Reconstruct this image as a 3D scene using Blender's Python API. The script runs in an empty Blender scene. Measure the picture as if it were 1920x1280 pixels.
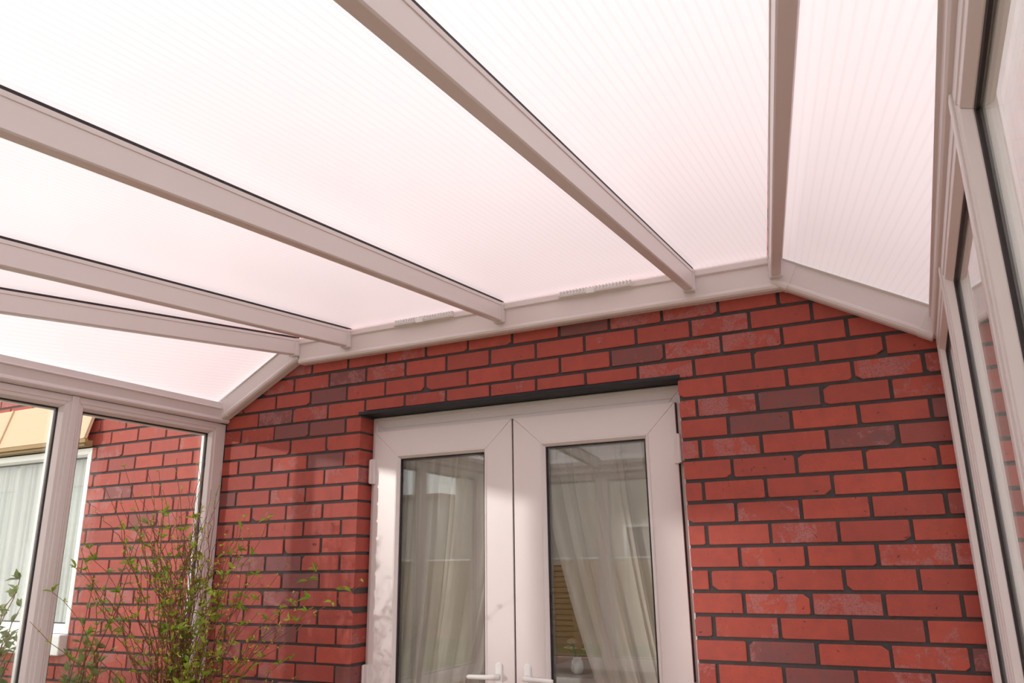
import bpy, math, random
from mathutils import Vector, Matrix
random.seed(7)
SC = bpy.context.scene
COL = SC.collection

# ---------------------------------------------------------------- materials
def mat(name, color=(.8, .8, .8), rough=.5, metal=0, spec=.5):
    m = bpy.data.materials.new(name); m.use_nodes = True
    p = m.node_tree.nodes['Principled BSDF']
    p.inputs['Base Color'].default_value = (*color, 1)
    p.inputs['Roughness'].default_value = rough
    p.inputs['Metallic'].default_value = metal
    p.inputs['Specular IOR Level'].default_value = spec
    return m

class N:
    """tiny node-tree helper"""
    def __init__(s, m): s.t = m.node_tree; s.n = s.t.nodes
    def new(s, ty, **kw):
        n = s.n.new(ty)
        for k, v in kw.items(): setattr(n, k, v)
        return n
    def link(s, a, b): s.t.links.new(a, b)
    def math(s, op, a, b=None, clamp=False):
        n = s.new('ShaderNodeMath', operation=op); n.use_clamp = clamp
        for i, v in enumerate((a, b)):
            if v is None: continue
            if isinstance(v, (int, float)): n.inputs[i].default_value = v
            else: s.link(v, n.inputs[i])
        return n.outputs[0]
    def mix(s, f, a, b):
        n = s.new('ShaderNodeMix', data_type='RGBA')
        for sock, v in ((n.inputs['Factor'], f), (n.inputs['A'], a), (n.inputs['B'], b)):
            if isinstance(v, tuple): sock.default_value = (*v, 1)
            elif isinstance(v, (int, float)): sock.default_value = v
            else: s.link(v, sock)
        return n.outputs['Result']
    def noise(s, vec, scale, detail=4, rough=.6, dist=0):
        n = s.new('ShaderNodeTexNoise'); n.inputs['Scale'].default_value = scale
        n.inputs['Detail'].default_value = detail; n.inputs['Roughness'].default_value = rough
        n.inputs['Distortion'].default_value = dist
        if vec is not None: s.link(vec, n.inputs['Vector'])
        return n.outputs['Fac']
    def ramp(s, f, lo, hi):
        n = s.new('ShaderNodeMapRange'); n.inputs['From Min'].default_value = lo
        n.inputs['From Max'].default_value = hi; s.link(f, n.inputs['Value']); return n.outputs['Result']
    def bump(s, h, strength, dist):
        n = s.new('ShaderNodeBump'); n.inputs['Strength'].default_value = strength
        n.inputs['Distance'].default_value = dist; s.link(h, n.inputs['Height']); return n.outputs['Normal']

UPVC = mat('upvc', (.79, .725, .73), .32)
UPVC_OUT = mat('upvc_white', (.88, .88, .88), .35)
RUBBER = mat('rubber_gasket', (.025, .018, .02), .6)
BLACK = mat('lintel_black', (.008, .009, .014), .6)
SPACER = mat('spacer_grey', (.13, .12, .12), .4)
PLASTER = mat('cream_plaster', (.62, .57, .5), .8)
CREAMCEIL = mat('white_ceiling', (.75, .73, .7), .8)
PEACH = mat('peach_canopy', (.86, .55, .37), .7)
OLIVE = mat('olive_fascia', (.36, .24, .10), .6)
PINE = mat('pine_wood', (.42, .23, .09), .5)
CARPET = mat('beige_carpet', (.4, .34, .28), .9)
CERAMIC = mat('white_ceramic', (.8, .8, .8), .2)
TERRA = mat('terracotta_pot', (.45, .17, .09), .8)
SOIL = mat('soil', (.05, .03, .02), .9)
BARK = mat('twig_bark', (.20, .08, .04), .7)
PETALW = mat('white_petal', (.85, .83, .76), .6)
PETALY = mat('yellow_petal', (.8, .45, .08), .6)

def leaf_mat(name, c1, c2):
    m = mat(name, c1, .55); n = N(m)
    p = n.n['Principled BSDF']
    geo = n.new('ShaderNodeTexCoord')
    f = n.ramp(n.noise(geo.outputs['Object'], 9, 2), .35, .65)
    c = n.mix(f, c1, c2); n.link(c, p.inputs['Base Color'])
    tr = n.new('ShaderNodeBsdfTranslucent'); n.link(c, tr.inputs['Color'])
    mx = n.new('ShaderNodeMixShader'); mx.inputs[0].default_value = .4
    n.link(p.outputs[0], mx.inputs[1]); n.link(tr.outputs[0], mx.inputs[2])
    n.link(mx.outputs[0], n.n['Material Output'].inputs[0]); return m
LEAF = leaf_mat('leaf_green', (.20, .36, .03), (.42, .52, .06))
BUD = leaf_mat('bud_yellow', (.62, .62, .09), (.85, .74, .17))
SHRUB = leaf_mat('shrub_green', (.15, .23, .07), (.3, .38, .12))

def pine_detail():
    n = N(PINE); p = n.n['Principled BSDF']; tc = n.new('ShaderNodeTexCoord')
    mp = n.new('ShaderNodeMapping'); mp.inputs['Scale'].default_value = (1, 1, 14); n.link(tc.outputs['Object'], mp.inputs[0])
    f = n.noise(mp.outputs[0], 4, 5)
    n.link(n.mix(f, (.62, .36, .15), (.45, .24, .09)), p.inputs['Base Color'])
pine_detail()

def brick_mat():
    m = mat('red_brick', (.41, .09, .075), .6, spec=.35); n = N(m); p = n.n['Principled BSDF']
    at = n.new('ShaderNodeVertexColor'); at.layer_name = 'brick'
    sep = n.new('ShaderNodeSeparateColor'); n.link(at.outputs['Color'], sep.inputs[0])
    r, g, b = sep.outputs
    tc = n.new('ShaderNodeTexCoord')
    comb = n.new('ShaderNodeCombineXYZ'); n.link(n.math('MULTIPLY', b, 37.), comb.inputs[1])
    add = n.new('ShaderNodeVectorMath', operation='ADD'); n.link(tc.outputs['Object'], add.inputs[0]); n.link(comb.outputs[0], add.inputs[1])
    v = add.outputs[0]
    base = n.mix(n.ramp(r, 0, .8), (.48, .086, .058), (.38, .072, .054))
    base = n.mix(n.ramp(r, .86, .93), base, (.205, .078, .077))
    mott = n.ramp(n.noise(v, 22, 5, .65), .38, .68)
    base = n.mix(n.math('MULTIPLY', mott, .6), base, (.30, .064, .054))
    # lilac bloom patches left by the kiln
    pn = n.noise(v, 11, 6, .72, .4)
    thr = n.math('SUBTRACT', .78, n.math('MULTIPLY', g, .34))
    pf = n.math('MULTIPLY', n.math('SUBTRACT', pn, thr), 16, clamp=True)
    fine = n.ramp(n.noise(v, 190, 4, .7), .40, .54)
    base = n.mix(n.math('MULTIPLY', n.math('MULTIPLY', pf, fine), .8), base, (.40, .175, .175))
    # small dark pits and scratches
    pit = n.ramp(n.noise(v, 52, 3, .6, .6), .685, .72)
    base = n.mix(n.math('MULTIPLY', pit, .8), base, (.07, .03, .03))
    sp = n.ramp(n.noise(v, 210, 1, .5), .79, .82)
    base = n.mix(n.math('MULTIPLY', sp, .6), base, (.6, .4, .36))
    n.link(base, p.inputs['Base Color'])
    h = n.math('ADD', n.noise(v, 90, 5, .7), n.math('MULTIPLY', pit, -1.5))
    n.link(n.bump(h, .55, .003), p.inputs['Normal'])
    return m
BRICK = brick_mat()
def mortar_mat():
    m = mat('dark_mortar', (.085, .075, .075), .9); n = N(m); p = n.n['Principled BSDF']; tc = n.new('ShaderNodeTexCoord')
    f = n.noise(tc.outputs['Object'], 60, 5, .7)
    n.link(n.mix(f, (.050, .043, .045), (.085, .074, .075)), p.inputs['Base Color'])
    n.link(n.bump(f, .4, .003), p.inputs['Normal']); return m
MORTAR = mortar_mat()
def brick_tex_mat():
    m = mat('brickwork', (.4, .1, .08), .85); n = N(m); p = n.n['Principled BSDF']; tc = n.new('ShaderNodeTexCoord')
    mp = n.new('ShaderNodeMapping'); mp.inputs['Rotation'].default_value = (math.pi/2, 0, 0); n.link(tc.outputs['Object'], mp.inputs[0])
    b = n.new('ShaderNodeTexBrick'); b.offset = .5
    b.inputs['Scale'].default_value = 1; b.inputs['Brick Width'].default_value = .225; b.inputs['Row Height'].default_value = .079
    b.inputs['Mortar Size'].default_value = .006
    b.inputs['Color1'].default_value = (.44, .09, .07, 1); b.inputs['Color2'].default_value = (.33, .08, .065, 1); b.inputs['Mortar'].default_value = (.08, .07, .07, 1)
    n.link(mp.outputs[0], b.inputs['Vector']); n.link(b.outputs['Color'], p.inputs['Base Color']); return m
BRICKTEX = brick_tex_mat()

def glass_mat(name='clear_glass', tint=(.985, .99, .985)):
    m = bpy.data.materials.new(name); m.use_nodes = True; n = N(m)
    n.n.remove(n.n['Principled BSDF'])
    geo = n.new('ShaderNodeNewGeometry')
    ior = n.math('SUBTRACT', 1.52, n.math('MULTIPLY', geo.outputs['Backfacing'], 1.52 - 1/1.52))
    fr = n.new('ShaderNodeFresnel'); n.link(ior, fr.inputs['IOR'])
    tr = n.new('ShaderNodeBsdfTransparent'); tr.inputs[0].default_value = (*tint, 1)
    gl = n.new('ShaderNodeBsdfGlossy'); gl.inputs['Roughness'].default_value = .0
    gl.inputs['Color'].default_value = (1, 1, 1, 1)
    mx = n.new('ShaderNodeMixShader'); n.link(fr.outputs[0], mx.inputs[0])
    n.link(tr.outputs[0], mx.inputs[1]); n.link(gl.outputs[0], mx.inputs[2])
    n.link(mx.outputs[0], n.n['Material Output'].inputs[0]); return m
GLASS = glass_mat()

def poly_mats():
    # lower skin: opal, with the internal ribs of the sheet as fine lines across UV.x (metres)
    m = bpy.data.materials.new('opal_polycarbonate'); m.use_nodes = True; n = N(m); n.n.remove(n.n['Principled BSDF'])
    uv = n.new('ShaderNodeUVMap'); uv.uv_map = 'UVMap'
    sx = n.new('ShaderNodeSeparateXYZ'); n.link(uv.outputs[0], sx.inputs[0])
    fr = n.math('FRACT', n.math('DIVIDE', sx.outputs[0], .0205))
    tri = n.math('ABSOLUTE', n.math('SUBTRACT', fr, .5))        # 0 at the web
    web = n.math('SUBTRACT', 1, n.ramp(tri, .04, .2), clamp=True)
    colr = n.mix(web, (.84, .795, .805), (.795, .742, .755))
    t = n.new('ShaderNodeBsdfTranslucent'); n.link(colr, t.inputs[0])
    d = n.new('ShaderNodeBsdfDiffuse'); d.inputs[0].default_value = (.85, .81, .81, 1)
    g = n.new('ShaderNodeBsdfGlossy'); g.inputs['Roughness'].default_value = .3; g.inputs['Color'].default_value = (1, 1, 1, 1)
    geo = n.new('ShaderNodeNewGeometry'); fz = n.new('ShaderNodeFresnel')
    n.link(n.math('SUBTRACT', 1.58, n.math('MULTIPLY', geo.outputs['Backfacing'], 1.58 - 1/1.58)), fz.inputs['IOR'])
    m1 = n.new('ShaderNodeMixShader'); m1.inputs[0].default_value = .22; n.link(t.outputs[0], m1.inputs[1]); n.link(d.outputs[0], m1.inputs[2])
    m2 = n.new('ShaderNodeMixShader'); n.link(fz.outputs[0], m2.inputs[0]); n.link(m1.outputs[0], m2.inputs[1]); n.link(g.outputs[0], m2.inputs[2])
    n.link(m2.outputs[0], n.n['Material Output'].inputs[0])
    m3 = bpy.data.materials.new('clear_polycarbonate_skin'); m3.use_nodes = True; k = N(m3); k.n.remove(k.n['Principled BSDF'])
    tr = k.new('ShaderNodeBsdfTransparent'); tr.inputs[0].default_value = (.97, .95, .955, 1)
    k.link(tr.outputs[0], k.n['Material Output'].inputs[0])
    return m, m3
OPAL, SKIN = poly_mats()

def sheer_mat(name, col, transp):
    m = bpy.data.materials.new(name); m.use_nodes = True; n = N(m); n.n.remove(n.n['Principled BSDF'])
    t = n.new('ShaderNodeBsdfTranslucent'); t.inputs[0].default_value = (*col, 1)
    d = n.new('ShaderNodeBsdfDiffuse'); d.inputs[0].default_value = (*col, 1)
    tr = n.new('ShaderNodeBsdfTransparent')
    lw = n.new('ShaderNodeLayerWeight'); lw.inputs['Blend'].default_value = .35
    a = n.new('ShaderNodeMixShader'); a.inputs[0].default_value = .6; n.link(t.outputs[0], a.inputs[1]); n.link(d.outputs[0], a.inputs[2])
    b = n.new('ShaderNodeMixShader')
    f = n.math('MULTIPLY', n.math('SUBTRACT', 1, lw.outputs['Facing'], clamp=True), transp)
    n.link(f, b.inputs[0]); n.link(a.outputs[0], b.inputs[1]); n.link(tr.outputs[0], b.inputs[2])
    n.link(b.outputs[0], n.n['Material Output'].inputs[0]); return m
VOILE = sheer_mat('voile', (.96, .91, .86), .15)
NET = sheer_mat('net_curtain', (.93, .94, .91), .02)

def noise_mat(name, c1, c2, scale, rough=.9):
    m = mat(name, c1, rough); n = N(m); tc = n.new('ShaderNodeTexCoord')
    n.link(n.mix(n.noise(tc.outputs['Object'], scale, 6), c1, c2), n.n['Principled BSDF'].inputs['Base Color']); return m
GRASS = noise_mat('lawn', (.09, .14, .03), (.17, .2, .06), 8)
PAVING = noise_mat('paving', (.42, .38, .34), (.55, .5, .46), 5)
TILES = noise_mat('floor_tiles', (.52, .37, .25), (.60, .44, .31), 3, .4)
FENCE = noise_mat('fence_wood', (.36, .24, .14), (.48, .34, .2), 6)

# ---------------------------------------------------------------- mesh helpers
class MB:
    def __init__(s): s.v = []; s.f = []; s.mi = []
    def poly(s, idx, mi=0): s.f.append(idx); s.mi.append(mi)
    def box(s, x0, x1, y0, y1, z0, z1, mi=0):
        b = len(s.v)
        s.v += [(x0,y0,z0),(x1,y0,z0),(x1,y1,z0),(x0,y1,z0),(x0,y0,z1),(x1,y0,z1),(x1,y1,z1),(x0,y1,z1)]
        for q in ((0,3,2,1),(4,5,6,7),(0,1,5,4),(1,2,6,5),(2,3,7,6),(3,0,4,7)): s.poly([b+i for i in q], mi)
    def loft(s, A, Bq, mi=0):
        """closed solid between two equal closed loops"""
        b = len(s.v); k = len(A); s.v += [tuple(p) for p in A] + [tuple(p) for p in Bq]
        for i in range(k): s.poly([b+i, b+(i+1) % k, b+k+(i+1) % k, b+k+i], mi)
        s.poly([b+i for i in range(k)][::-1], mi); s.poly([b+k+i for i in range(k)], mi)
    def tube(s, pts, rad, seg=5, mi=0, cap=True):
        b = len(s.v); k = len(pts); pts = [Vector(p) for p in pts]
        ref = Vector((.31, .77, .55)).normalized()
        for i, p in enumerate(pts):
            d = (pts[min(i+1, k-1)] - pts[max(i-1, 0)]).normalized()
            a = d.cross(ref)
            if a.length < .05: a = d.cross(Vector((1, 0, 0)))
            a.normalize(); c = d.cross(a)
            r = rad[i] if isinstance(rad, (list, tuple)) else rad
            for j in range(seg):
                t = 2*math.pi*j/seg; s.v.append(tuple(p + a*math.cos(t)*r + c*math.sin(t)*r))
        for i in range(k-1):
            for j in range(seg):
                s.poly([b+i*seg+j, b+i*seg+(j+1) % seg, b+(i+1)*seg+(j+1) % seg, b+(i+1)*seg+j], mi)
        if cap:
            s.poly([b+j for j in range(seg)][::-1], mi); s.poly([b+(k-1)*seg+j for j in range(seg)], mi)
    def lathe(s, c, prof, seg=24, mi=0):
        b = len(s.v); k = len(prof)
        for r, z in prof:
            for j in range(seg):
                t = 2*math.pi*j/seg; s.v.append((c[0]+r*math.cos(t), c[1]+r*math.sin(t), c[2]+z))
        for i in range(k-1):
            for j in range(seg):
                s.poly([b+i*seg+j, b+i*seg+(j+1) % seg, b+(i+1)*seg+(j+1) % seg, b+(i+1)*seg+j], mi)
        s.poly([b+j for j in range(seg)][::-1], mi); s.poly([b+(k-1)*seg+j for j in range(seg)], mi)
    def leaf(s, p, d, up, L, W, mi=0):
        d = d.normalized(); a = d.cross(up)
        if a.length < .1: a = d.cross(Vector((1, 0, 0)))
        a.normalize(); nn = a.cross(d).normalized(); b = len(s.v)
        for (t, w, h) in ((0, 0, 0), (.3, .85, .10), (.62, .8, .08), (1, 0, -.12), (.3, -.85, .10), (.62, -.8, .08), (.45, 0, -.02)):
            s.v.append(tuple(p + d*(t*L) + a*(w*W*.5) + nn*(h*L)))
        s.poly([b, b+1, b+6], mi); s.poly([b+1, b+2, b+6], mi); s.poly([b+2, b+3, b+6], mi)
        s.poly([b, b+6, b+4], mi); s.poly([b+4, b+6, b+5], mi); s.poly([b+5, b+6, b+3], mi)
    def build(s, name, mats, parent=None, bevel=0, smooth=False, loc=None):
        if not isinstance(mats, (list, tuple)): mats = [mats]
        me = bpy.data.meshes.new(name)
        me.from_pydata(s.v, [], s.f)
        for m in mats: me.materials.append(m)
        for p, i in zip(me.polygons, s.mi): p.material_index = i; p.use_smooth = smooth
        me.update()
        import bmesh
        bm = bmesh.new(); bm.from_mesh(me); bmesh.ops.recalc_face_normals(bm, faces=bm.faces); bm.to_mesh(me); bm.free()
        o = bpy.data.objects.new(name, me); COL.objects.link(o)
        if parent is not None:
            o.parent = parent; o.matrix_parent_inverse = Matrix.Translation(-parent.location)
        if bevel:
            bv = o.modifiers.new('bevel', 'BEVEL'); bv.width = bevel; bv.segments = 2; bv.limit_method = 'ANGLE'; bv.angle_limit = math.radians(25)
            bv.harden_normals = False
        return o

def root(name, loc, label=None, cat=None, group=None, kind=None):
    o = bpy.data.objects.new(name, None); o.empty_display_size = .1; o.location = loc; COL.objects.link(o)
    tag(o, label, cat, group, kind); return o
def tag(o, label=None, cat=None, group=None, kind=None):
    if label: o['label'] = label
    if cat: o['category'] = cat
    if group: o['group'] = group
    if kind: o['kind'] = kind
    return o

def frame(mb, a0, a1, b0, b1, prof, P, gap=.0004, mi=0):
    """mitred rectangular frame. prof: closed polygon of (u inward, d depth); P(a,b,d) -> world"""
    for side in range(4):
        A = []; Bq = []
        for u, d in prof:
            if side == 0:   A.append(P(a0+u+gap, b0+u, d)); Bq.append(P(a1-u-gap, b0+u, d))
            elif side == 1: A.append(P(a1-u, b0+u+gap, d)); Bq.append(P(a1-u, b1-u-gap, d))
            elif side == 2: A.append(P(a1-u-gap, b1-u, d)); Bq.append(P(a0+u+gap, b1-u, d))
            else:           A.append(P(a0+u, b1-u-gap, d)); Bq.append(P(a0+u, b0+u+gap, d))
        mb.loft(A, Bq, mi)

# ---------------------------------------------------------------- camera
cam = bpy.data.cameras.new('camera'); co = bpy.data.objects.new('camera', cam); COL.objects.link(co)
Rr = Vector((.89208588, .45168172, -.01290019)); Rd = Vector((-.13396948, .23711322, -.96220034)); Rf = Vector((-.4315495, .86009357, .27203692))
M = Matrix.Identity(4)
for i in range(3): M[i][0] = Rr[i]; M[i][1] = -Rd[i]; M[i][2] = -Rf[i]
M[0][3], M[1][3], M[2][3] = 2.26707908, -2.94967488, 1.42200078
co.matrix_world = M
cam.sensor_width = 36; cam.sensor_fit = 'HORIZONTAL'; cam.lens = 1462.09/1920*36
cam.clip_start = .02; cam.clip_end = 200
SC.camera = co

# ---------------------------------------------------------------- house wall with real bricks
BW, RH, MJ = .225, .079, .0118
DOOR = (-.022, 1.508, -.1, 2.106)
WIN = (-3.75, -1.955, .990, 2.098)
OPEN = [DOOR, WIN]
verts = []; faces = []; cols = []
def brick(x0, x1, z0, z1):
    y1 = .105; j = lambda: random.uniform(-.0011, .0011)
    x0 += j(); x1 += j(); z0 += j(); z1 += j()
    w = x1-x0
    if w < .02: return
    def loop(ins, y, cuts):
        X0, X1, Z0, Z1 = x0+ins, x1-ins, z0+ins, z1-ins; L = []
        for (cx, cz, sx, sz), c in zip(((X0, Z0, 1, 1), (X1, Z0, -1, 1), (X1, Z1, -1, -1), (X0, Z1, 1, -1)), cuts):
            a = (cx+sx*c[0], cz); b = (cx, cz+sz*c[1])
            pr = (b, a) if (sx, sz) in ((1, 1), (-1, -1)) else (a, b)
            L += [(p[0], y, p[1]) for p in pr]
        return L
    cuts = []
    for _ in range(4):
        t = random.random()
        c = random.uniform(.010, .022) if t < .10 else random.uniform(.0035, .007) if t < .3 else random.uniform(.0008, .002)
        c = min(c, w*.3); cuts.append((c*random.uniform(.8, 1.3), c*random.uniform(.6, .9)))
    yy = random.uniform(-.0012, .0012)
    rings = [loop(.0022, yy, cuts), loop(.0006, yy+.0012, cuts), loop(0, yy+.0035, cuts), loop(0, y1, cuts)]
    b = len(verts)
    for r in rings: verts.extend(r)
    fs = [[b+i for i in range(8)]]
    for r in range(3):
        for i in range(8):
            k = (i+1) % 8; fs.append([b+r*8+i, b+r*8+k, b+(r+1)*8+k, b+(r+1)*8+i])
    faces.extend(fs)
    dark = random.random()
    c = (dark, max(0, min(1, random.gauss(.32, .26))) if random.random() < .78 else random.uniform(.6, .95), random.random(), 1)
    cols.extend([c]*sum(len(f) for f in fs))
def clip(x0, x1, z0, z1):
    segs = [(x0, x1)]
    for (ox0, ox1, oz0, oz1) in OPEN:
        if z1 <= oz0+.012 or z0 >= oz1-.012: continue
        nn = []
        for a, c in segs:
            if c <= ox0 or a >= ox1: nn.append((a, c)); continue
            if a < ox0: nn.append((a, ox0))
            if c > ox1: nn.append((ox1, c))
        segs = nn
    return segs
ZB, ZT = 2.1 - 24*RH, 2.1 + 9*RH
for k in range(-24, 9):
    z0 = 2.1 + k*RH + MJ/2; z1 = z0 + RH - MJ
    zt = None
    # joints: course k=0 (above the door head) has joints at whole numbers of bricks
    off = 0 if k % 2 == 0 else .5
    for c in range(-20, 17):
        x0 = (c+off)*BW + MJ/2; x1 = x0 + BW - MJ
        if x1 < -4.1 or x0 > 3.6: continue
        for a, b_ in clip(x0, x1, z0, z1):
            over = k == 0 and a > DOOR[0]-.02 and b_ < DOOR[1]+.02      # rests on the lintel
            brick(a, b_, 2.1215 if over else z0, z1)
me = bpy.data.meshes.new('brick_facing'); me.from_pydata(verts, [], faces); me.update()
ca = me.color_attributes.new('brick', 'FLOAT_COLOR', 'CORNER')
flat = [q for c in cols for q in c]; ca.data.foreach_set('color', flat)
me.materials.append(BRICK)
wall = root('wall_back', (0, 0, 0), 'red brick house wall with dark mortar around the french doors', None, None, 'structure')
bo = bpy.data.objects.new('brick_facing', me); COL.objects.link(bo); bo.parent = wall
mb = MB()
def wallslab(x0, x1, z0, z1, y0, y1, mi):
    mb.box(x0, x1, y0, y1, z0, z1, mi)
e = .003
def slabs(xmin, xmax, zmin, zmax, y0, y1, mi):
    xs = sorted([xmin, WIN[0]-e, WIN[1]+e, DOOR[0]-e, DOOR[1]+e, xmax])
    wallslab(xs[0], xs[1], zmin, zmax, y0, y1, mi); wallslab(xs[2], xs[3], zmin, zmax, y0, y1, mi); wallslab(xs[4], xs[5], zmin, zmax, y0, y1, mi)
    wallslab(xs[1], xs[2], WIN[3]+e, zmax, y0, y1, mi); wallslab(xs[1], xs[2], zmin, WIN[2]-e, y0, y1, mi)
    wallslab(xs[3], xs[4], DOOR[3]+.006, zmax, y0, y1, mi)
slabs(-4.1, 3.6, ZB, ZT, .006, .11, 0)
mb.build('mortar', MORTAR, wall)
mb = MB(); slabs(-4.1, 3.6, 0, ZT, .112, .27, 0); mb.build('plaster_lining', PLASTER, wall)
mb = MB()
mb.box(-7, -4.1, 0, .27, 0, 5.2); mb.box(3.6, 7, 0, .27, 0, 5.2); mb.box(-4.1, 3.6, 0, .27, ZT, 5.2); mb.box(-4.1, 3.6, 0, .1, 0, ZB)
# keep the door opening free of the plinth
mb.v = mb.v[:-8]; mb.f = mb.f[:-6]; mb.mi = mb.mi[:-6]
mb.box(-4.1, DOOR[0]-e, 0, .1, 0, ZB); mb.box(DOOR[1]+e, 3.6, 0, .1, 0, ZB)
mb.build('upper_brickwork', BRICKTEX, wall)
mb = MB(); mb.box(DOOR[0]-.012, DOOR[1]+.010, -.004, .112, 2.1035, 2.119); mb.build('lintel', BLACK, wall, .001)

# ---------------------------------------------------------------- french doors
DP = lambda a, b, d: (a, .1-d, b)             # door plane, d towards the conservatory
LINTZ = 2.1035
fr_ = root('door_1', (.743, .1, 0), kind='structure')
mb = MB()
oprof = [(0, -.05), (0, -.002), (.004, .002), (.022, .002), (.024, -.001), (.052, -.001), (.056, -.006), (.085, -.006), (.085, -.05)]
frame(mb, -.0215, 1.5075, -.03, LINTZ-.001, oprof, DP)
mb.build('door_frame', UPVC, fr_, .0012)
def leaf_door(x0, x1, gx0, gx1, left):
    r = fr_ if left else root('door_2', (1.1, .1, 0), kind='structure')
    mb = MB(); z0, z1 = .03, 2.030; gz1 = 1.912; gz0 = .22
    # stiles and rails, mitred; widths differ so build as four lofted prisms
    F = .018; Bk = -.05
    def prism(pts):
        A = [DP(p[0], p[1], F) for p in pts]; Q = [DP(p[0], p[1], Bk) for p in pts]; mb.loft(A, Q)
    g = .0005
    prism([(x0, z1), (x1, z1), (gx1, gz1), (gx0, gz1)]); 
    prism([(x0, z0), (gx0, gz0), (gx1, gz0), (x1, z0)])
    prism([(x0, z0+g*3), (x0, z1-g*3), (gx0, gz1-g), (gx0, gz0+g)])
    prism([(x1, z0+g*3), (gx1, gz0+g), (gx1, gz1-g), (x1, z1-g*3)])
    mb.build('sash', UPVC, r, .0012)
    mb = MB(); frame(mb, gx0, gx1, gz0, gz1, [(0, .0185), (.003, .021), (.006, .021), (.017, .006), (.017, -.03), (0, -.03)], DP); mb.build('glazing_bead', UPVC, r, .0006)
    mb = MB(); frame(mb, gx0+.0172, gx1-.0172, gz0+.0172, gz1-.0172, [(0, .003), (.0045, .003), (.0045, -.004), (0, -.004)], DP); mb.build('gasket', RUBBER, r)
    mb = MB(); frame(mb, gx0+.0172, gx1-.0172, gz0+.0172, gz1-.0172, [(0, -.0075), (.010, -.0075), (.010, -.0225), (0, -.0225)], DP); mb.build('spacer_bar', SPACER, r)
    mb = MB(); a0, a1, b0, b1 = gx0+.017, gx1-.017, gz0+.017, gz1-.017
    mb.box(a0, a1, .1045, .1075, b0, b1); mb.box(a0, a1, .1225, .1255, b0, b1); mb.build('glass_pane', GLASS, r)
    # handle: backplate with rounded ends, neck and lever
    hx = .668 if left else .797; s = -1 if left else 1
    hd = MB(); n = 12
    def rr(w, z_lo, z_hi, d):
        L = []
        for i in range(n+1): t = math.pi*i/n; L.append(DP(hx+w*math.cos(t), z_hi-w+w*math.sin(t), d))
        for i in range(n+1): t = math.pi+math.pi*i/n; L.append(DP(hx+w*math.cos(t), z_lo+w+w*math.sin(t), d))
        return L
    hd.loft(rr(.0145, .79, 1.028, .018), rr(.0145, .79, 1.028, .025)); hd.loft(rr(.0145, .79, 1.028, .025), rr(.0115, .793, 1.025, .029))
    ho = hd.build('handle', UPVC_OUT, r, .0008)
    lv = MB()
    neck = [DP(hx, .976, .028), DP(hx, .976, .05), DP(hx+s*.004, .976, .058), DP(hx+s*.014, .976, .063), DP(hx+s*.04, .975, .064), DP(hx+s*.08, .974, .063), DP(hx+s*.120, .973, .060), DP(hx+s*.128, .973, .057)]
    lv.tube(neck, [.0105, .0105, .011, .011, .0095, .009, .0088, .006], 14)
    lo = lv.build('lever', UPVC_OUT, ho, 0, True)
    ky = MB(); ky.lathe((0, 0, 0), [(.006, 0), (.006, .006)], 14)
    ko = ky.build('lock_cylinder', SPACER, ho); ko.matrix_parent_inverse = Matrix.Identity(4); ko.location = Vector(DP(hx, .88, .029)) - ho.parent.location; ko.rotation_euler = (math.pi/2, 0, 0)
    # hinges
    for zc in (1.842, .935, .28):
        hg = MB(); hxx = x0 if left else x1; q = -1 if left else 1
        hg.box(*(sorted((hxx-q*.012, hxx+q*.012))), .1-.034, .1-.018, zc-.058, zc+.058)
        hg.box(*(sorted((hxx+q*.012, hxx+q*.026))), .1-.026, .1-.004, zc-.048, zc+.05)
        hg.tube([DP(hxx+q*.012, zc-.055, .03), DP(hxx+q*.012, zc+.055, .03)], .007, 12)
        hg.build('hinge', UPVC, r, .0015)
    # dark weather seal between leaf and frame
    return r
leaf_door(.004, .7375, .130, .612, True)
leaf_door(.7455, 1.468, .876, 1.352, False)
mb = MB(); mb.box(.7372, .7458, .092, .145, .03, 2.030); mb.box(1.4682, 1.4715, .09, .14, .03, 2.028); mb.build('weather_seal', RUBBER, fr_)

# ---------------------------------------------------------------- side frames of the conservatory
CX = .755
def side_x(x, s): return x if s < 0 else 2*CX + .014 - x           # mirror about the ridge
fprof = [(0, -.028), (0, .035), (.026, .035), (.029, .032), (.043, .031), (.055, .012), (.055, -.028)]
def glazed_bay(r, a0, a1, b0, b1, P, spec=True):
    mb = MB(); frame(mb, a0, a1, b0, b1, fprof, P); mb.build('window_frame', UPVC, r, .0012)
    mb = MB(); frame(mb, a0+.0555, a1-.0555, b0+.0555, b1-.0555, [(0, .010), (.005, .008), (.005, .0015), (0, .0015)], P)
    mb.build('gasket', RUBBER, r)
    mb = MB(); frame(mb, a0+.0555, a1-.0555, b0+.0555, b1-.0555, [(0, -.003), (.010, -.003), (.010, -.019), (0, -.019)], P); mb.build('spacer_bar', UPVC_OUT, r)
    mb = MB()
    for d0, d1 in ((.001, -.003), (-.019, -.023)):
        L = [P(a, b, d0) for a, b in ((a0+.05, b0+.05), (a1-.05, b0+.05), (a1-.05, b1-.05), (a0+.05, b1-.05))]
        Q = [P(a, b, d1) for a, b in ((a0+.05, b0+.05), (a1-.05, b0+.05), (a1-.05, b1-.05), (a0+.05, b1-.05))]
        mb.loft(L, Q)
    mb.build('glass_pane', GLASS, r)
def mullion_cover(r, c, P, b0, b1, w=.016):
    mb = MB(); prof = [(-w, .034), (-w, .039), (-w+.003, .041), (w-.003, .041), (w, .039), (w, .034)]
    mb.loft([P(c+u, b0, d) for u, d in prof], [P(c+u, b1, d) for u, d in prof]); mb.build('mullion_cover', UPVC, r, .0008)
FZ0, FZ1 = .62, 2.135
PL = lambda a, b, d: (-.935+d, a, b)
PR = lambda a, b, d: (2.438-d*.8, a, b)
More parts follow.
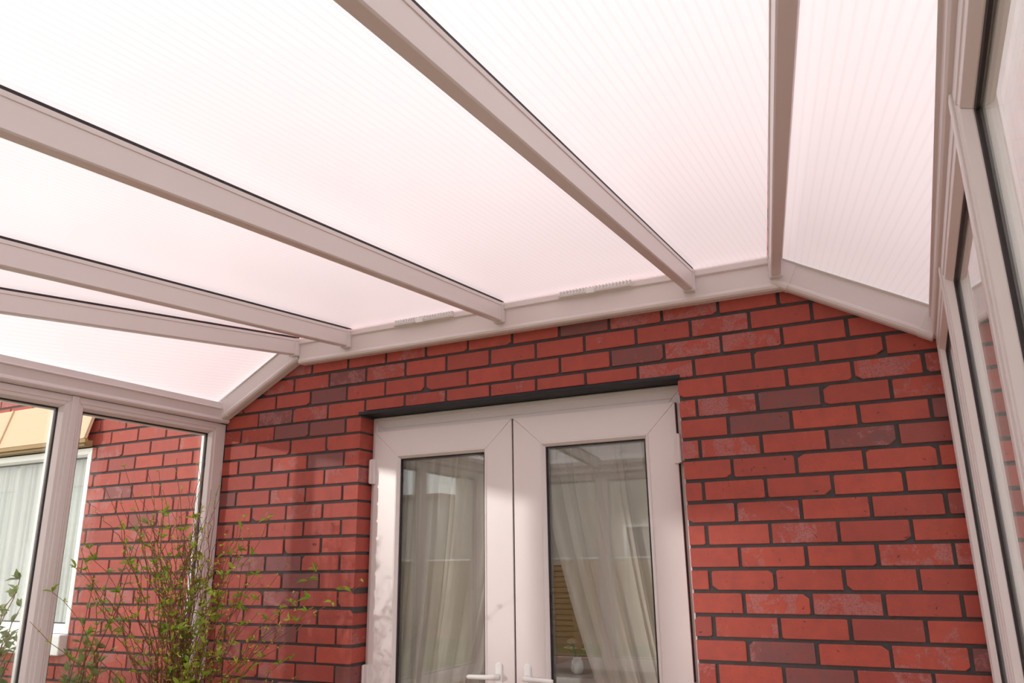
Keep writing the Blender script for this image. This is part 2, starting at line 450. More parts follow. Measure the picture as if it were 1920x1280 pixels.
w1 = root('window_1', (-.935, -1.5, FZ0), kind='structure')
w2 = root('window_2', (2.44, -1.5, FZ0), kind='structure')
w3 = root('window_3', (CX, -3.19, FZ0), kind='structure')
LY = [-.037, -.845, -1.685, -2.525, -3.12]
RY = [-.008, -.765, -1.635, -2.505, -3.12]
for r, ys, P in ((w1, LY, PL), (w2, RY, PR)):
    for i in range(4): glazed_bay(r, ys[i+1], ys[i], FZ0, FZ1, P)
    for c in ys[1:4]: mullion_cover(r, c, P, FZ0, FZ1)
    mb = MB()
    prof = [(0, -.03), (0, .035), (ys[0]-.002, .035), (ys[0]-.002, -.03)]
    mb.loft([P(u, FZ0, d) for u, d in prof], [P(u, FZ1, d) for u, d in prof])
    mb.build('corner_post', UPVC, r, .0015)
PF = lambda a, b, d: (a, -3.155+d, b)
FX = [-.935, -.07, .755, 1.58, 2.445]
for i in range(4): glazed_bay(w3, FX[i], FX[i+1], FZ0, FZ1, PF)
for c in FX[1:4]: mullion_cover(w3, c, PF, FZ0, FZ1)
for r, (x0, x1, y0, y1) in ((w1, (-.985, -.86, -3.15, -.002)), (w2, (2.37, 2.495, -3.15, -.002)), (w3, (-.86, 2.37, -3.21, -3.09))):
    mb = MB(); mb.box(x0, x1, y0, y1, FZ0-.03, FZ0-.001); mb.build('sill', UPVC, r, .003)
mb = MB(); mb.box(-.98, -.89, -3.15, -.002, 0, .588); tag(mb.build('wall_left', BRICKTEX), kind='structure')
mb = MB(); mb.box(2.40, 2.49, -3.15, -.002, 0, .588); tag(mb.build('wall_right', BRICKTEX), kind='structure')
mb = MB(); mb.box(-.98, 2.49, -3.24, -3.152, 0, .588); tag(mb.build('wall_front', BRICKTEX), kind='structure')

# eaves beams ---------------------------------------------------
eprof = [(-.975, 2.137), (-.888, 2.137), (-.880, 2.142), (-.876, 2.150), (-.878, 2.158), (-.884, 2.162), (-.886, 2.166), (-.881, 2.203), (-.874, 2.207), (-.874, 2.211), (-.884, 2.214), (-.889, 2.243), (-.975, 2.243)]
def eaves(name_label, s):
    r = root('eaves_beam', (side_x(-.93, s), -1.57, 2.137), name_label, 'roof beam', 'eaves beams of the conservatory', 'thing')
    mb = MB(); mb.loft([(side_x(x, s), -.004, z) for x, z in eprof], [(side_x(x, s), -3.12, z) for x, z in eprof]); mb.build('beam_profile', UPVC, r, .001)
    mb = MB(); c = side_x(-.874, s)
    p2 = [(x+.0035*(-1 if x < -.97 else 1), z) for x, z in eprof]
    mb.loft([(side_x(x, s), -.003, z) for x, z in p2], [(side_x(x, s), -.045, z) for x, z in p2]); mb.build('end_cover', UPVC, r, .001)
    return r
eaves('long white eaves beam resting on the glazed frame beside the leafy shrub', -1)
eaves('white eaves beam seen edge-on above the mirror-like window panes close by', 1)
r = root('eaves_beam', (CX, -3.16, 2.137), 'white eaves beam across the garden end, mirrored in the door glass', 'roof beam', 'eaves beams of the conservatory', 'thing')
mb = MB(); fp = [(-(-.935-x) - 3.155, z) for x, z in eprof]
mb.loft([(-.97, y, z) for y, z in fp], [(2.48, y, z) for y, z in fp]); mb.build('beam_profile', UPVC, r, .001)

# wall plate and raking wall bars --------------------------------
wprof = [(-.001, 2.390), (-.040, 2.388), (-.051, 2.393), (-.055, 2.402), (-.053, 2.410), (-.049, 2.414), (-.049, 2.486), (-.060, 2.491), (-.060, 2.513), (-.054, 2.520), (-.001, 2.524)]
r = root('wall_plate', (CX, 0, 2.39), 'long white horizontal roof bar fixed along the top of the brick wall', 'roof beam', None, 'thing')
mb = MB(); mb.loft([(-.385, y, z) for y, z in wprof], [(1.935, y, z) for y, z in wprof]); mb.build('beam_profile', UPVC, r, .001)
SL = .5245
def rake(s, label):
    r = root('raking_wall_bar', (side_x(-.65, s), 0, 2.27), label, 'roof beam', 'sloping end bars against the brick wall', 'thing')
    top = Vector((side_x(-.398, s), 0, 2.411)); bot = Vector((side_x(-.893, s), 0, 2.150))
    if s > 0: top = Vector((1.912, 0, 2.405)); bot = Vector((2.40, 0, 2.131))
    d = (bot-top).normalized(); up = Vector((-d.z, 0, d.x)); up = up if up.z > 0 else -up
    q = [(y, z-2.39) for y, z in wprof]
    mb = MB(); mb.loft([top + Vector((0, y, 0)) + up*z for y, z in q], [bot + Vector((0, y, 0)) + up*min(z, .2) for y, z in q]); mb.build('beam_profile', UPVC, r, .001)
    mb = MB(); g0 = top + up*.125; g1 = bot + up*.125
    L = lambda c: [c+Vector((0, -.066, 0)), c+Vector((0, -.002, 0)), c+Vector((0, -.002, 0))+up*.009, c+Vector((0, -.066, 0))+up*.009]
    mb.loft(L(g0+up*.01), L(g1+up*.01)); mb.build('gasket', RUBBER, r)
    # corner cover at the knee
    q2 = [(y-.004, z-.003 if z < .06 else z+.004) for y, z in q]
    mb = MB(); mb.loft([top + Vector((0, y, 0)) + up*z - d*.012 for y, z in q2], [top + Vector((0, y, 0)) + up*z + d*.045 for y, z in q2]); mb.build('joint_cover', UPVC, r, .0015)
    mb = MB(); mb.loft([bot + Vector((0, y, 0)) + up*z - d*.05 for y, z in q2], [bot + Vector((0, y, 0)) + up*z - d*.002 for y, z in q2]); mb.build('joint_cover', UPVC, r, .0015)
rake(-1, 'short white bar sloping down to the eaves above the shrub')
rake(1, 'short white bar sloping down the brick wall at the plain brick end')

# rafters ---------------------------------------------------------
ZR = lambda y: 2.439 + .0875*y
def rafter(name, x0, x1, label, grp, half=.0195, y0=-.052, y1=-3.10):
    r = root(name, ((x0+x1)/2, -1.6, ZR(-1.6)), label, 'roof beam', grp, 'thing')
    def sec(y, hw, zb, zt):
        t = (y-y0)/(y1-y0); x = x0+(x1-x0)*t; z = ZR(y); c = .004
        return [(x-hw+c, y, z+zb), (x+hw-c, y, z+zb), (x+hw, y, z+zb+c), (x+hw, y, z+zt-.014), (x+hw+.0025, y, z+zt-.013), (x+hw+.0025, y, z+zt), (x-hw-.0025, y, z+zt), (x-hw-.0025, y, z+zt-.013), (x-hw, y, z+zt-.014), (x-hw, y, z+zb+c)]
    mb = MB(); mb.loft(sec(y0, half, 0, .083), sec(y1, half, 0, .083)); mb.build('bar', UPVC, r, .0008)
    mb = MB(); mb.loft([(x0-half-.001, y0-.004, ZR(y0)+.0835), (x0+half+.001, y0-.004, ZR(y0)+.0835), (x0+half+.001, y0-.004, ZR(y0)+.0915), (x0-half-.001, y0-.004, ZR(y0)+.0915)],
                       [(x1-half-.001, y1, ZR(y1)+.0835), (x1+half+.001, y1, ZR(y1)+.0835), (x1+half+.001, y1, ZR(y1)+.0915), (x1-half-.001, y1, ZR(y1)+.0915)]); mb.build('gasket', RUBBER, r)
    mb = MB(); mb.loft(sec(y0+.0015, half+.005, -.006, .084), sec(y0-.026, half+.004, -.005, .084)); mb.build('end_cap', UPVC, r, .002)
    return r
RG = 'parallel white rafters under the translucent roof'
rafter('rafter', 1.5965, 1.5965, 'white rafter meeting the wall above the door hinges nearest the plain bricks', RG)
rafter('rafter', .756, .756, 'white rafter meeting the wall plate between the two slotted vents', RG)
rafter('rafter', -.0825, -.0825, 'white rafter meeting the wall plate beside the vent nearest the shrub', RG)
HG = 'diagonal hip bars at the roof corners'
rafter('hip_rafter', 1.922, 2.398, 'white hip bar seen from below running almost straight towards the top edge', HG)
rafter('hip_rafter', -.405, -.875, 'lowest white roof bar, a hip running to the corner above the shrub', HG)

# roof sheets -------------------------------------------------------
ceil = root('ceiling', (CX, -1.6, 2.5), kind='structure')
ZP = lambda y: 2.5345 + .0875*y
def hipL(y): return -.385 + .1585*y
def hipR(y): return 1.892 - .1585*y
def sheet(pts, uvf, hid=False):
    """pts: bottom outline (3-D); solid 16 mm; uvf(p)->(u,v) metres"""
    mb = MB(); k = len(pts); b = 0
    mb.v = [tuple(p) for p in pts] + [(p[0], p[1], p[2]+.016) for p in pts]
    mb.f = [list(range(k)), [k+i for i in range(k)][::-1]] + [[i, (i+1) % k, k+(i+1) % k, k+i] for i in range(k)]
    mb.mi = [0, 1] + [1]*k
    o = mb.build('roof_panel', [OPAL, SKIN], ceil)
    uv = o.data.uv_layers.new(name='UVMap')
    for l in o.data.loops: uv.data[l.index].uv = uvf(o.data.vertices[l.vertex_index].co)
    return o
Y0, Y1 = -.004, -3.20
g = .008
def mainp(xa, xb):
    return [(xa(Y0), Y0, ZP(Y0)), (xb(Y0), Y0, ZP(Y0)), (xb(Y1), Y1, ZP(Y1)), (xa(Y1), Y1, ZP(Y1))]
cst = lambda c: (lambda y: c)
uvm = lambda p: (p.x, p.y)
sheet(mainp(lambda y: hipL(y)+.002, cst(-.0825-g)), uvm)
sheet(mainp(cst(-.0825+g), cst(.756-g)), uvm)
sheet(mainp(cst(.756+g), cst(1.5965-g)), uvm)
sheet(mainp(cst(1.5965+g), lambda y: hipR(y)-.002), uvm)
for s in (-1, 1):
    h = (lambda y: hipL(y)-.003) if s < 0 else (lambda y: hipR(y)+.003)
    xe = -.955 if s < 0 else 2.465
    def zs(x, y):      # plane through the hip line and the eaves
        hx0, hx1 = h(Y0), h(Y1)
        # plane from three points
        A = Vector((hx0, Y0, ZP(Y0)-.002)); B_ = Vector((hx1, Y1, ZP(Y1)-.002)); C_ = Vector((-.885 if s < 0 else 2.395, Y0, 2.262 if s < 0 else 2.252))
        nrm = (B_-A).cross(C_-A); return A.z - (nrm.x*(x-A.x)+nrm.y*(y-A.y))/nrm.z
    pts = [(h(Y0), Y0), (xe, Y0), (xe, Y1), (h(Y1), Y1)]
    pts = [(x, y, zs(x, y)) for x, y in pts]
    hd = Vector((h(Y1)-h(Y0), Y1-Y0, 0)).normalized(); sd = Vector((-hd.y, hd.x, 0))
    o = sheet(pts, lambda p: (p.x*sd.x+p.y*sd.y, p.x*hd.x+p.y*hd.y))

# slotted vents on the wall plate ------------------------------------
def vent(x0, x1, label):
    r = root('roof_vent', ((x0+x1)/2, -.07, 2.50), label, 'vent', 'slotted vents along the wall plate', 'thing')
    mb = MB(); mb.box(x0, x1, -.078, -.0605, 2.4915, 2.497); mb.build('backing_strip', UPVC, r, .0008)
    n = 22; w = (x1-x0)/n
    mb = MB()
    for i in range(n):
        a = x0 + i*w
        if i == 11: mb.build('louvre_row', UPVC_OUT, r); mb = MB()
        mb.loft([(a+w*.15, -.080, 2.4975), (a+w*.55, -.080, 2.4975), (a+w*1.1, -.080, 2.516), (a+w*.7, -.080, 2.516)], [(a+w*.15, -.064, 2.4975), (a+w*.55, -.064, 2.4975), (a+w*1.1, -.064, 2.516), (a+w*.7, -.064, 2.516)])
        if i in (0, 11): mb.box(a, a+w*11, -.079, -.064, 2.4972, 2.5005)
    mb.build('louvre_row', UPVC_OUT, r)
    mb = MB(); c = x0+(x1-x0)*.46; mb.box(c-.018, c+.018, -.086, -.0785, 2.486, 2.508); mb.build('slider', UPVC_OUT, r, .002)
vent(.205, .525, 'ribbed white slotted vent on the wall plate, the one nearer the shrub')
vent(1.045, 1.365, 'ribbed white slotted vent on the wall plate above the door leaf farther from the shrub')

# ---------------------------------------------------------------- floor, ground and surroundings
mb = MB(); mb.box(-.89, 2.40, -3.15, 0, -.06, 0); tag(mb.build('floor', TILES), kind='structure')
mb = MB(); mb.box(-14, 14, -16, .2, -.2, -.065); tag(mb.build('ground', GRASS), kind='structure')
mb = MB(); mb.box(-4, -.99, -1.4, -.001, -.064, -.02); mb.box(-.99, 5, -4.6, -3.25, -.064, -.02); mb.box(2.5, 5, -3.25, -.001, -.064, -.02); tag(mb.build('path', PAVING), kind='structure')

def fence(p0, p1, label, H=1.75):
    p0 = Vector(p0); p1 = Vector(p1); L = (p1-p0).length; d = (p1-p0).normalized(); nrm = Vector((-d.y, d.x, 0)); n = max(1, round(L/1.83))
    r = root('garden_fence', p0, label, 'fence', None, 'thing')
    for i in range(n+1):
        c = p0 + d*(L*i/n); mb = MB(); a = d*.05; b = nrm*.05
        q = [c-a-b, c+a-b, c+a+b, c-a+b]; mb.loft([v+Vector((0, 0, -.06)) for v in q], [v+Vector((0, 0, H+.05)) for v in q]); mb.build('fence_post', FENCE, r, .004)
    for i in range(n):
        mb = MB(); c0 = p0 + d*(L*i/n+.05); w = L/n-.1; k = 15
        for j in range(k):
            z = .02 + j*(H-.05)/k
            a = c0+nrm*.012; b = c0+d*w+nrm*.012
            mb.loft([a+Vector((0, 0, z)), a+nrm*.012+Vector((0, 0, z)), a+Vector((0, 0, z+(H-.05)/k+.015))], [b+Vector((0, 0, z)), b+nrm*.012+Vector((0, 0, z)), b+Vector((0, 0, z+(H-.05)/k+.015))])
        for t in (0, .5, 1):
            c = c0+d*(w*t-.02*(t*2-1)); mb.loft([c+d*-.02+Vector((0, 0, 0)), c+d*.02, c+d*.02+nrm*-.02, c-d*.02+nrm*-.02], [c+d*-.02+Vector((0, 0, H)), c+d*.02+Vector((0, 0, H)), c+d*.02+nrm*-.02+Vector((0, 0, H)), c-d*.02+nrm*-.02+Vector((0, 0, H))])
        mb.build('fence_panel', FENCE, r)
        mb = MB(); q = [c0-nrm*.03, c0+nrm*.03, c0+nrm*.03+Vector((0, 0, .03)), c0-nrm*.03+Vector((0, 0, .03))]; mb.loft([v+Vector((0, 0, H+.001)) for v in q], [v+d*w+Vector((0, 0, H+.001)) for v in q]); mb.build('capping_rail', UPVC_OUT, r)
    return r
fence((6.2, -10.5, 0), (-11, -10.5, 0), 'brown wooden garden fence faintly mirrored in the door glass', 1.46)

r = root('neighbouring_house', (2, -14, -.06), 'beige rendered house beyond the garden fence, faintly mirrored in the door glass', 'house', None, 'thing')
mb = MB(); mb.box(-8, 11, -18, -14, -.06, 5.6); mb.build('rendered_wall', noise_mat('render_beige', (.42, .37, .32), (.48, .43, .38), 2), r)
mb = MB(); mb.loft([(-8.3, -13.7, 5.61), (-8.3, -18.3, 5.61), (-8.3, -16, 7.6)], [(11.3, -13.7, 5.61), (11.3, -18.3, 5.61), (11.3, -16, 7.6)]); mb.build('roof', noise_mat('roof_tiles', (.16, .09, .07), (.22, .13, .1), 12), r)
q = root('sky_screen', (-12, -14, -.06), 'low pale rendered block added beyond the fence to screen bright sky from the door glass', 'sky_screen', None, 'thing')  # added block, keeps bright sky out of the door glass reflection
mb = MB(); mb.box(-17, -8.4, -18, -14, -.06, 3.0); mb.build('rendered_wall', noise_mat('screen_beige', (.40, .36, .32), (.46, .42, .38), 2), q)
mb = MB(); mb.box(-17.2, -8.3, -18.2, -13.8, 3.001, 3.12); mb.build('flat_roof', BARK, q, .01)
for x in (-3.6, .2, 4, 7.6):
    for z in (.95, 3.4):
        PH = lambda a, b, d: (a, -13.98+d, b)
        mb = MB(); frame(mb, x, x+1.5, z, z+1.25, [(0, -.015), (0, .04), (.06, .04), (.06, -.015)], PH); mb.box(x+.72, x+.78, -13.99, -13.95, z+.06, z+1.19); f_ = mb.build('window_frame', UPVC_OUT, r)
        mb = MB(); mb.box(x+.05, x+1.45, -13.998, -13.985, z+.05, z+1.2); mb.build('window_glass', mat('dark_window', (.05, .06, .07), .1), f_)

# ---------------------------------------------------------------- neighbouring window with canopy
NW = lambda a, b, d: (a, .03-d, b)
w4 = root('window_4', (-2.8, .03, .965), kind='structure')
wx0, wx1, wz0, wz1 = WIN[0]+.002, WIN[1]-.002, 1.075, 2.096
mb = MB(); frame(mb, wx0, wx1, wz0, wz1, [(0, -.04), (0, .028), (.036, .028), (.05, .010), (.05, -.04)], NW)
mb.build('window_frame', UPVC_OUT, w4, .0015)
mb = MB(); frame(mb, wx0+.05, wx1-.05, wz0+.05, wz1-.05, [(0, .008), (.005, .008), (.005, -.004), (0, -.004)], NW); mb.build('gasket', RUBBER, w4)
mb = MB(); mb.box(wx0+.05, wx1-.05, .034, .038, wz0+.05, wz1-.05); mb.build('glass_pane', GLASS, w4)
mb = MB(); mb.box(wx0, wx1+.0, -.045, .07, .967, 1.073); mb.build('sill', UPVC_OUT, w4, .006)
r = root('window_canopy', (-2.8, 0, 2.15), 'peach coloured sloping canopy above the neighbouring window', 'canopy', None, 'thing')
cx0, cx1 = -3.8, -1.928
yt, yb = -.006, -.072; zt, zb = 2.388, 2.140
mb = MB(); mb.loft([(cx0, yb, zb), (cx0, yb+.012, zb), (cx0, yt+.010, zt), (cx0, yt, zt)], [(cx1, yb, zb), (cx1, yb+.012, zb), (cx1, yt+.010, zt), (cx1, yt, zt)]); mb.build('canopy_cover', PEACH, r, .001)
SEAM = mat('seam_beige', (.62, .5, .34), .6)
for x in (-3.66, -2.762, cx1-.006):
    mb = MB(); mb.loft([(x-.007, yb-.001, zb), (x+.007, yb-.001, zb), (x+.007, yb-.009, zb), (x-.007, yb-.009, zb)], [(x-.007, yt-.001, zt), (x+.007, yt-.001, zt), (x+.007, yt-.009, zt), (x-.007, yt-.009, zt)])
    mb.build('seam_strip', SEAM, r)
mb = MB(); mb.box(cx0, cx1-.002, -.070, -.052, 2.116, 2.1395); mb.box(cx0, cx1-.03, -.051, -.001, 2.101, 2.135); mb.build('fascia', OLIVE, r, .001)

def drape(name, xtop, xbot, ztop, zbot, y, folds, amp, m, label, cat, grp=None, ease=1.4, nx=160, nz=50, seed=1, wig=.35):
    rnd = random.Random(seed); ph = [rnd.uniform(0, 6.28) for _ in range(6)]
    mb = MB()
    for j in range(nz+1):
        t = j/nz; z = ztop + (zbot-ztop)*t; k = t**ease
        xa = xtop[0]+(xbot[0]-xtop[0])*k; xb = xtop[1]+(xbot[1]-xtop[1])*k
        for i in range(nx+1):
            s = i/nx; th = 2*math.pi*folds*(s + .035*math.sin(3.1*s*6.28+ph[0]) + .02*math.sin(7*s*6.28+ph[1]))
            sh = abs(math.sin(th/2+ph[5]))**.7*2-1
            yy = y + amp*(sh*.75 + wig*math.sin(th*.37+ph[2]+t*1.5))
            xx = xa+(xb-xa)*s + amp*.5*math.sin(th+ph[3])*(.6+.4*t)
            mb.v.append((xx, yy, z))
    for j in range(nz):
        for i in range(nx):
            a = j*(nx+1)+i; mb.poly([a, a+1, a+nx+2, a+nx+1])
    o = mb.build(name, m, None, 0, True); tag(o, label, cat, grp, 'thing'); return o
drape('net_curtain', (-3.74, -1.96), (-3.74, -1.96), 2.08, 1.09, .075, 26, .018, NET, 'white pleated net curtain hanging behind the neighbouring window', 'curtain', seed=3, nx=520)

# ---------------------------------------------------------------- dining room behind the doors
mb = MB()
mb.box(-2.2, 3.9, 3.6, 3.7, 0, 2.6); mb.box(-2.3, -2.2, .27, 1.2, 0, 2.6); mb.box(-2.3, -2.2, 3.2, 3.7, 0, 2.6); mb.box(-2.3, -2.2, 1.2, 3.2, 0, .9); mb.box(-2.3, -2.2, 1.2, 3.2, 2.2, 2.6); mb.box(3.9, 4.0, .27, 1.0, 0, 2.6); mb.box(3.9, 4.0, 3.0, 3.7, 0, 2.6); mb.box(3.9, 4.0, 1.0, 3.0, 0, .9); mb.box(3.9, 4.0, 1.0, 3.0, 2.2, 2.6)
tag(mb.build('wall_far', PLASTER), kind='structure')
mb = MB(); mb.box(-2.3, 4, .27, 3.7, 2.4, 2.5); tag(mb.build('ceiling_inside', CREAMCEIL), kind='structure')
mb = MB(); mb.box(-2.3, 4, .15, 3.7, -.06, 0); tag(mb.build('floor_inside', CARPET), kind='structure')
mb = MB(); mb.box(-3.9, -1.8, .9, 1.0, 0, 2.6); mb.box(-1.8, -1.75, .27, 1.0, 0, 2.6); mb.box(-3.95, -3.9, .27, 1.0, 0, 2.6); mb.box(-3.95,-1.75,.27,1,2.6,2.7); mb.box(-3.95,-1.75,.27,1,-.06,0)
tag(mb.build('wall_neighbour', PLASTER), kind='structure')
CG = 'sheer voile curtains behind the french doors'
drape('voile_curtain', (-.02, .775), (-.06, .33), 2.2, .45, .26, 9, .024, VOILE, 'sheer voile curtain swept aside behind the door leaf nearer the shrub', 'curtain', CG, 2.0, seed=5)
drape('voile_curtain', (.735, 1.53), (1.18, 1.58), 2.2, .45, .315, 9, .024, VOILE, 'sheer voile curtain swept aside, with flowers showing behind its lower edge', 'curtain', CG, 1.7, seed=11)
w5 = root('added_window_5', (3.95, 2, .9), kind='structure'); PS = lambda a, b, d: (3.95-d, a, b)  # unseen window, added so daylight brightens the voile curtains
glazed_bay(w5, 1.001, 2.0, .901, 2.199, PS); glazed_bay(w5, 2.0, 2.999, .901, 2.199, PS)
w6 = root('added_window_6', (-2.25, 2.2, .9), kind='structure'); PT = lambda a, b, d: (-2.25+d, a, b)  # second unseen window, added on the opposite side for more light indoors
glazed_bay(w6, 1.201, 2.2, .901, 2.199, PT); glazed_bay(w6, 2.2, 3.199, .901, 2.199, PT)
# pine cabinet
r = root('pine_cabinet', (.6, 1.5, 0), 'brown pine cabinet with pale top edge seen through the door glass', 'cabinet', None, 'thing')
mb = MB(); mb.box(.22, .96, 1.3, 1.75, 0, 1.40); mb.build('body', PINE, r, .004)
mb = MB(); mb.box(.20, .98, 1.28, 1.77, 1.401, 1.425); mb.build('top', CERAMIC, r, .003)
for i in range(2):
    mb = MB(); mb.box(.235+i*.36, .585+i*.36, 1.282, 1.299, .1, 1.36); d_ = mb.build('door', PINE, r, .004)
    mb = MB(); mb.lathe((.565+i*.05, 1.265, .8), [(.004, 0), (.011, .006), (.011, .014), (.004, .02)], 12); mb.build('knob', CERAMIC, d_, 0, True)
# white table
r = root('dining_table', (1.05, .78, 0), 'white table with rounded edge standing just inside the doors', 'table', None, 'thing')
mb = MB(); mb.box(.55, 1.5, .5, 1.15, .895, .925); mb.build('tabletop', CERAMIC, r, .01)
for x in (.6, 1.45):
    for y in (.55, 1.1):
        mb = MB(); mb.box(x-.025, x+.025, y-.025, y+.025, 0, .894); mb.build('leg', CERAMIC, r, .004)
def flowers(x, y, z, n, label, m, seed):
    rnd = random.Random(seed)
    r = root('flower_vase', (x, y, z), label, 'vase of flowers', 'flower vases on the table', 'thing')
    mb = MB(); mb.lathe((x, y, z+.001), [(.022, 0), (.03, .02), (.026, .05), (.018, .065), (.02, .07)], 20); mb.build('vase', CERAMIC, r, 0, True)
    for i in range(n):
        a = rnd.uniform(0, 6.28); q = rnd.uniform(.02, .055); top = Vector((x+q*math.cos(a), y+q*math.sin(a), z+rnd.uniform(.10, .15)))
        mb = MB(); mb.tube([(x, y, z+.06), tuple((Vector((x, y, z+.06))+top)/2+Vector((0, 0, .01))), tuple(top)], .0016, 5); st = mb.build('flower_stem', SHRUB, r)
        mb = MB()
        for k in range(6):
            b = k*math.pi/3; d = Vector((math.cos(b), math.sin(b), .35)); mb.leaf(top, d, Vector((0, 0, 1)), .028, .02)
        mb.tube([tuple(top), tuple(top+Vector((0, 0, .014)))], [.005, .009], 8, 1)
        mb.build('blossom', [m, PETALY], st)
flowers(.79, .62, .926, 7, 'white daffodil bunch in a small vase nearer the bare glass strip', PETALW, 2)
flowers(.88, .66, .926, 7, 'yellow and white flowers in a small vase, deeper behind the curtain', PETALW, 4)

# ---------------------------------------------------------------- plants
def twig_path(base, tip, n, wob, rnd, arch=0.):
    base = Vector(base); tip = Vector(tip); pts = []; L = (tip-base).length
    o = Vector((0, 0, 0)); f1, f2 = rnd.uniform(3, 6), rnd.uniform(3, 6); p1, p2 = rnd.uniform(0, 6), rnd.uniform(0, 6)
    for i in range(n+1):
        t = i/n; p = base.lerp(tip, t)
        env = min(1, t*2.5)
        horiz = Vector((tip.x-base.x, tip.y-base.y, 0))
        p = p - horiz*(.35*math.sin(math.pi*t)*arch)
        p += Vector((math.sin(f1*t*6.28+p1), math.sin(f2*t*6.28+p2), .4*math.sin(f1*t*5+p2)))*wob*env + Vector((rnd.uniform(-1, 1), rnd.uniform(-1, 1), 0))*wob*.5*env
        pts.append(p)
    return pts
BX, BY = -.50, -.50
plant = root('potted_shrub', (BX, BY, 0), 'tall leafy shrub with wiry twigs and yellow-green buds in the brick corner', 'plant', None, 'thing')
mb = MB(); mb.lathe((BX, BY, .001), [(.13, 0), (.165, .30), (.18, .30), (.18, .34), (.165, .34), (.155, .30), (.02, .30)], 32); mb.build('pot', TERRA, plant, 0, False)
tw = MB(); lf = MB(); bd = MB(); rnd = random.Random(21)
GM = MB()
def limit(p):
    # stay inside the conservatory: off the glass and off the wall
    p.x = max(p.x, -.865); p.y = min(p.y, -.03); return p
tips = []
# (tip x, y, z) chosen to follow the crown's outline
for i in range(64):
    u = rnd.gauss(0, .5); u = max(-1, min(1, u))
    tx = -.56 + u*.42 + (rnd.uniform(0, .55) if rnd.random() < .25 else 0)
    ty = -.50 + rnd.uniform(-.32, .26)
    hmax = 1.90 - 1.0*abs(tx+.62)**1.1 - rnd.uniform(0, .42)
    tips.append((tx, ty, hmax))
tips += [(-.70, -.45, 1.90), (-.60, -.38, 1.82), (-.72, -.5, 1.75), (-.58, -.45, 1.74), (-.50, -.40, 1.76), (.36, -.45, 1.36), (.22, -.42, 1.33), (.10, -.40, 1.40), (-.05, -.42, 1.42), (.16, -.5, 1.30),
         (-.80, -.80, 1.42), (-.84, -.72, 1.50), (-.82, -.88, 1.33), (-.83, -.62, 1.62), (-.84, -.95, 1.22)]
for ti, tip in enumerate(tips):
    b = (BX+rnd.uniform(-.07, .07), BY+rnd.uniform(-.07, .07), .30)
    n = 26; P_ = [limit(p) for p in twig_path(b, tip, n, .012, rnd, .8)]
    tw.tube(P_, [.0042*(1-.78*i/n) for i in range(n+1)], 5)
    # side twigs
    for k in range(rnd.randint(3, 6)):
        i0 = rnd.randint(9, n-4); p = P_[i0]; d = (P_[i0+1]-P_[i0-1]).normalized()
        out = Vector((rnd.uniform(-1, 1), rnd.uniform(-1, 1), rnd.uniform(.2, 1))).normalized()
        L = rnd.uniform(.08, .24); q = p + (d*.8+out*.7).normalized()*L
        S = [limit(x) for x in twig_path(p, q, 9, .006, rnd)]
        S[0] = p.copy()
        tw.tube(S, [.0017*(1-.6*i/9) for i in range(10)], 4)
        for s_ in (4, 7, 9):
            if rnd.random() < .75:
                for _ in range(rnd.randint(2, 3)):
                    dd = Vector((rnd.uniform(-1, 1), rnd.uniform(-1, 1), rnd.uniform(-.2, 1)))
                    (bd if rnd.random() < .5 else lf).leaf(S[s_], dd, Vector((rnd.uniform(-1, 1), rnd.uniform(-1, 1), 1)).normalized(), rnd.uniform(.008, .016), rnd.uniform(.004, .007))
    for i in range(8, n+1):
        hz = P_[i].z
        if rnd.random() < (.72 if hz < 1.45 else .42):
            big = rnd.random() < .42 and hz < 1.65
            for _ in range(rnd.randint(2, 5)):
                dd = Vector((rnd.uniform(-1, 1), rnd.uniform(-1, 1), rnd.uniform(-.3, 1)))
                l = rnd.uniform(.026, .046) if big else rnd.uniform(.011, .020)
                (bd if (not big and rnd.random() < .45) else lf).leaf(P_[i], dd, Vector((rnd.uniform(-1, 1), rnd.uniform(-1, 1), 1)).normalized(), l, l*.38)
tw.build('twigs', BARK, plant); lf.build('foliage', LEAF, plant); bd.build('buds', BUD, plant)

def shrub(cx, cy, tips, label, seed, LL=(.05, .08)):
    r = root('garden_shrub', (cx, cy, -.02), label, 'shrub', 'broad-leaved shrubs outside the glass', 'thing')
    rnd = random.Random(seed); tw = MB(); lf = MB()
    for tip in tips:
        b = (cx+rnd.uniform(-.05, .05), cy+rnd.uniform(-.05, .05), -.02); n = 18
        P_ = twig_path(b, tip, n, .010, rnd, .5)
        for p in P_: p.x = min(p.x, -1.02); p.y = min(p.y, -.08)
        tw.tube(P_, [.006*(1-.7*i/n) for i in range(n+1)], 5)
        for i in range(6, n+1):
            for _ in range(rnd.randint(1, 3) if i < n else 4):
                dd = Vector((rnd.uniform(-1, .6), rnd.uniform(-1, 1), rnd.uniform(-.1, 1.1)))
                l = rnd.uniform(*LL)*(1 if i < n-3 else .8); lf.leaf(P_[i], dd, Vector((rnd.uniform(-.5, .5), rnd.uniform(-1, 0), 1)).normalized(), l, l*.5)
    tw.build('branches', BARK, r); lf.build('foliage', SHRUB, r); return r
rs = random.Random(5)
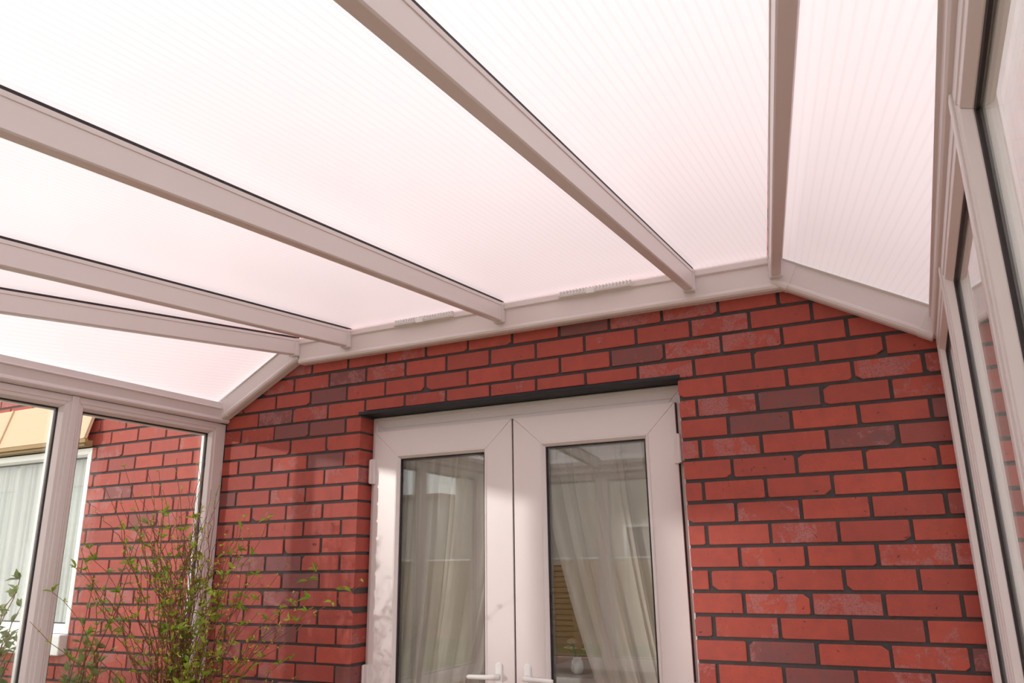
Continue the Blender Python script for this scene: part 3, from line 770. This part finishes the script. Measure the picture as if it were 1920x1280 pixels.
shrub(-1.42, -.85, [(-1.22+rs.uniform(-.3, .1), -.80+rs.uniform(-.25, .16), rs.uniform(.85, 1.22)) for _ in range(30)] + [(-1.25+rs.uniform(-.3, .18), -.95+rs.uniform(-.2, .2), rs.uniform(.8, 1.03)) for _ in range(26)] + [(-1.25, -.76, 1.38), (-1.2, -.80, 1.33), (-1.3, -.70, 1.26), (-1.2, -.86, 1.25)],
      'broad-leaved green shrub outside, in front of the curtained window', 9)
shrub(-1.32, -.42, [(-1.25+rs.uniform(-.15, .14), -.42+rs.uniform(-.14, .16), rs.uniform(.75, 1.14)) for _ in range(22)] + [(-1.12, -.42, 1.40), (-1.06, -.34, 1.58), (-1.1, -.50, 1.32), (-1.04, -.30, 1.62)],
      'green shrub outside against the brick wall with one arching branch', 12, (.04, .065))

# ---------------------------------------------------------------- light
W = bpy.data.worlds.new('sky'); SC.world = W; W.use_nodes = True
wn = W.node_tree.nodes; wl = W.node_tree.links; bg = wn['Background']
tc = wn.new('ShaderNodeTexCoord'); sp = wn.new('ShaderNodeSeparateXYZ'); wl.new(tc.outputs['Generated'], sp.inputs[0])
cr = wn.new('ShaderNodeValToRGB'); wl.new(sp.outputs['Z'], cr.inputs[0])
cr.color_ramp.elements[0].position = 0; cr.color_ramp.elements[0].color = (.92, .93, .94, 1)
cr.color_ramp.elements[1].position = .7; cr.color_ramp.elements[1].color = (1, .985, .97, 1)
wl.new(cr.outputs[0], bg.inputs[0]); bg.inputs[1].default_value = 2.22
sun = bpy.data.lights.new('sun', 'SUN'); so = bpy.data.objects.new('sun', sun); COL.objects.link(so)
sun.energy = 1.7; sun.angle = math.radians(1.6); sun.color = (1, .93, .88)
so.rotation_euler = Vector((.70, 1.0, -.158)).to_track_quat('-Z', 'Y').to_euler(); so.location = (-4, -6, 3)

# ---------------------------------------------------------------- colour management
vs = SC.view_settings; vs.view_transform = 'Standard'; vs.look = 'None'; vs.gamma = 1; vs.exposure = 0; vs.use_curve_mapping = False
SC.cycles.transparent_max_bounces = 32; SC.cycles.max_bounces = 14
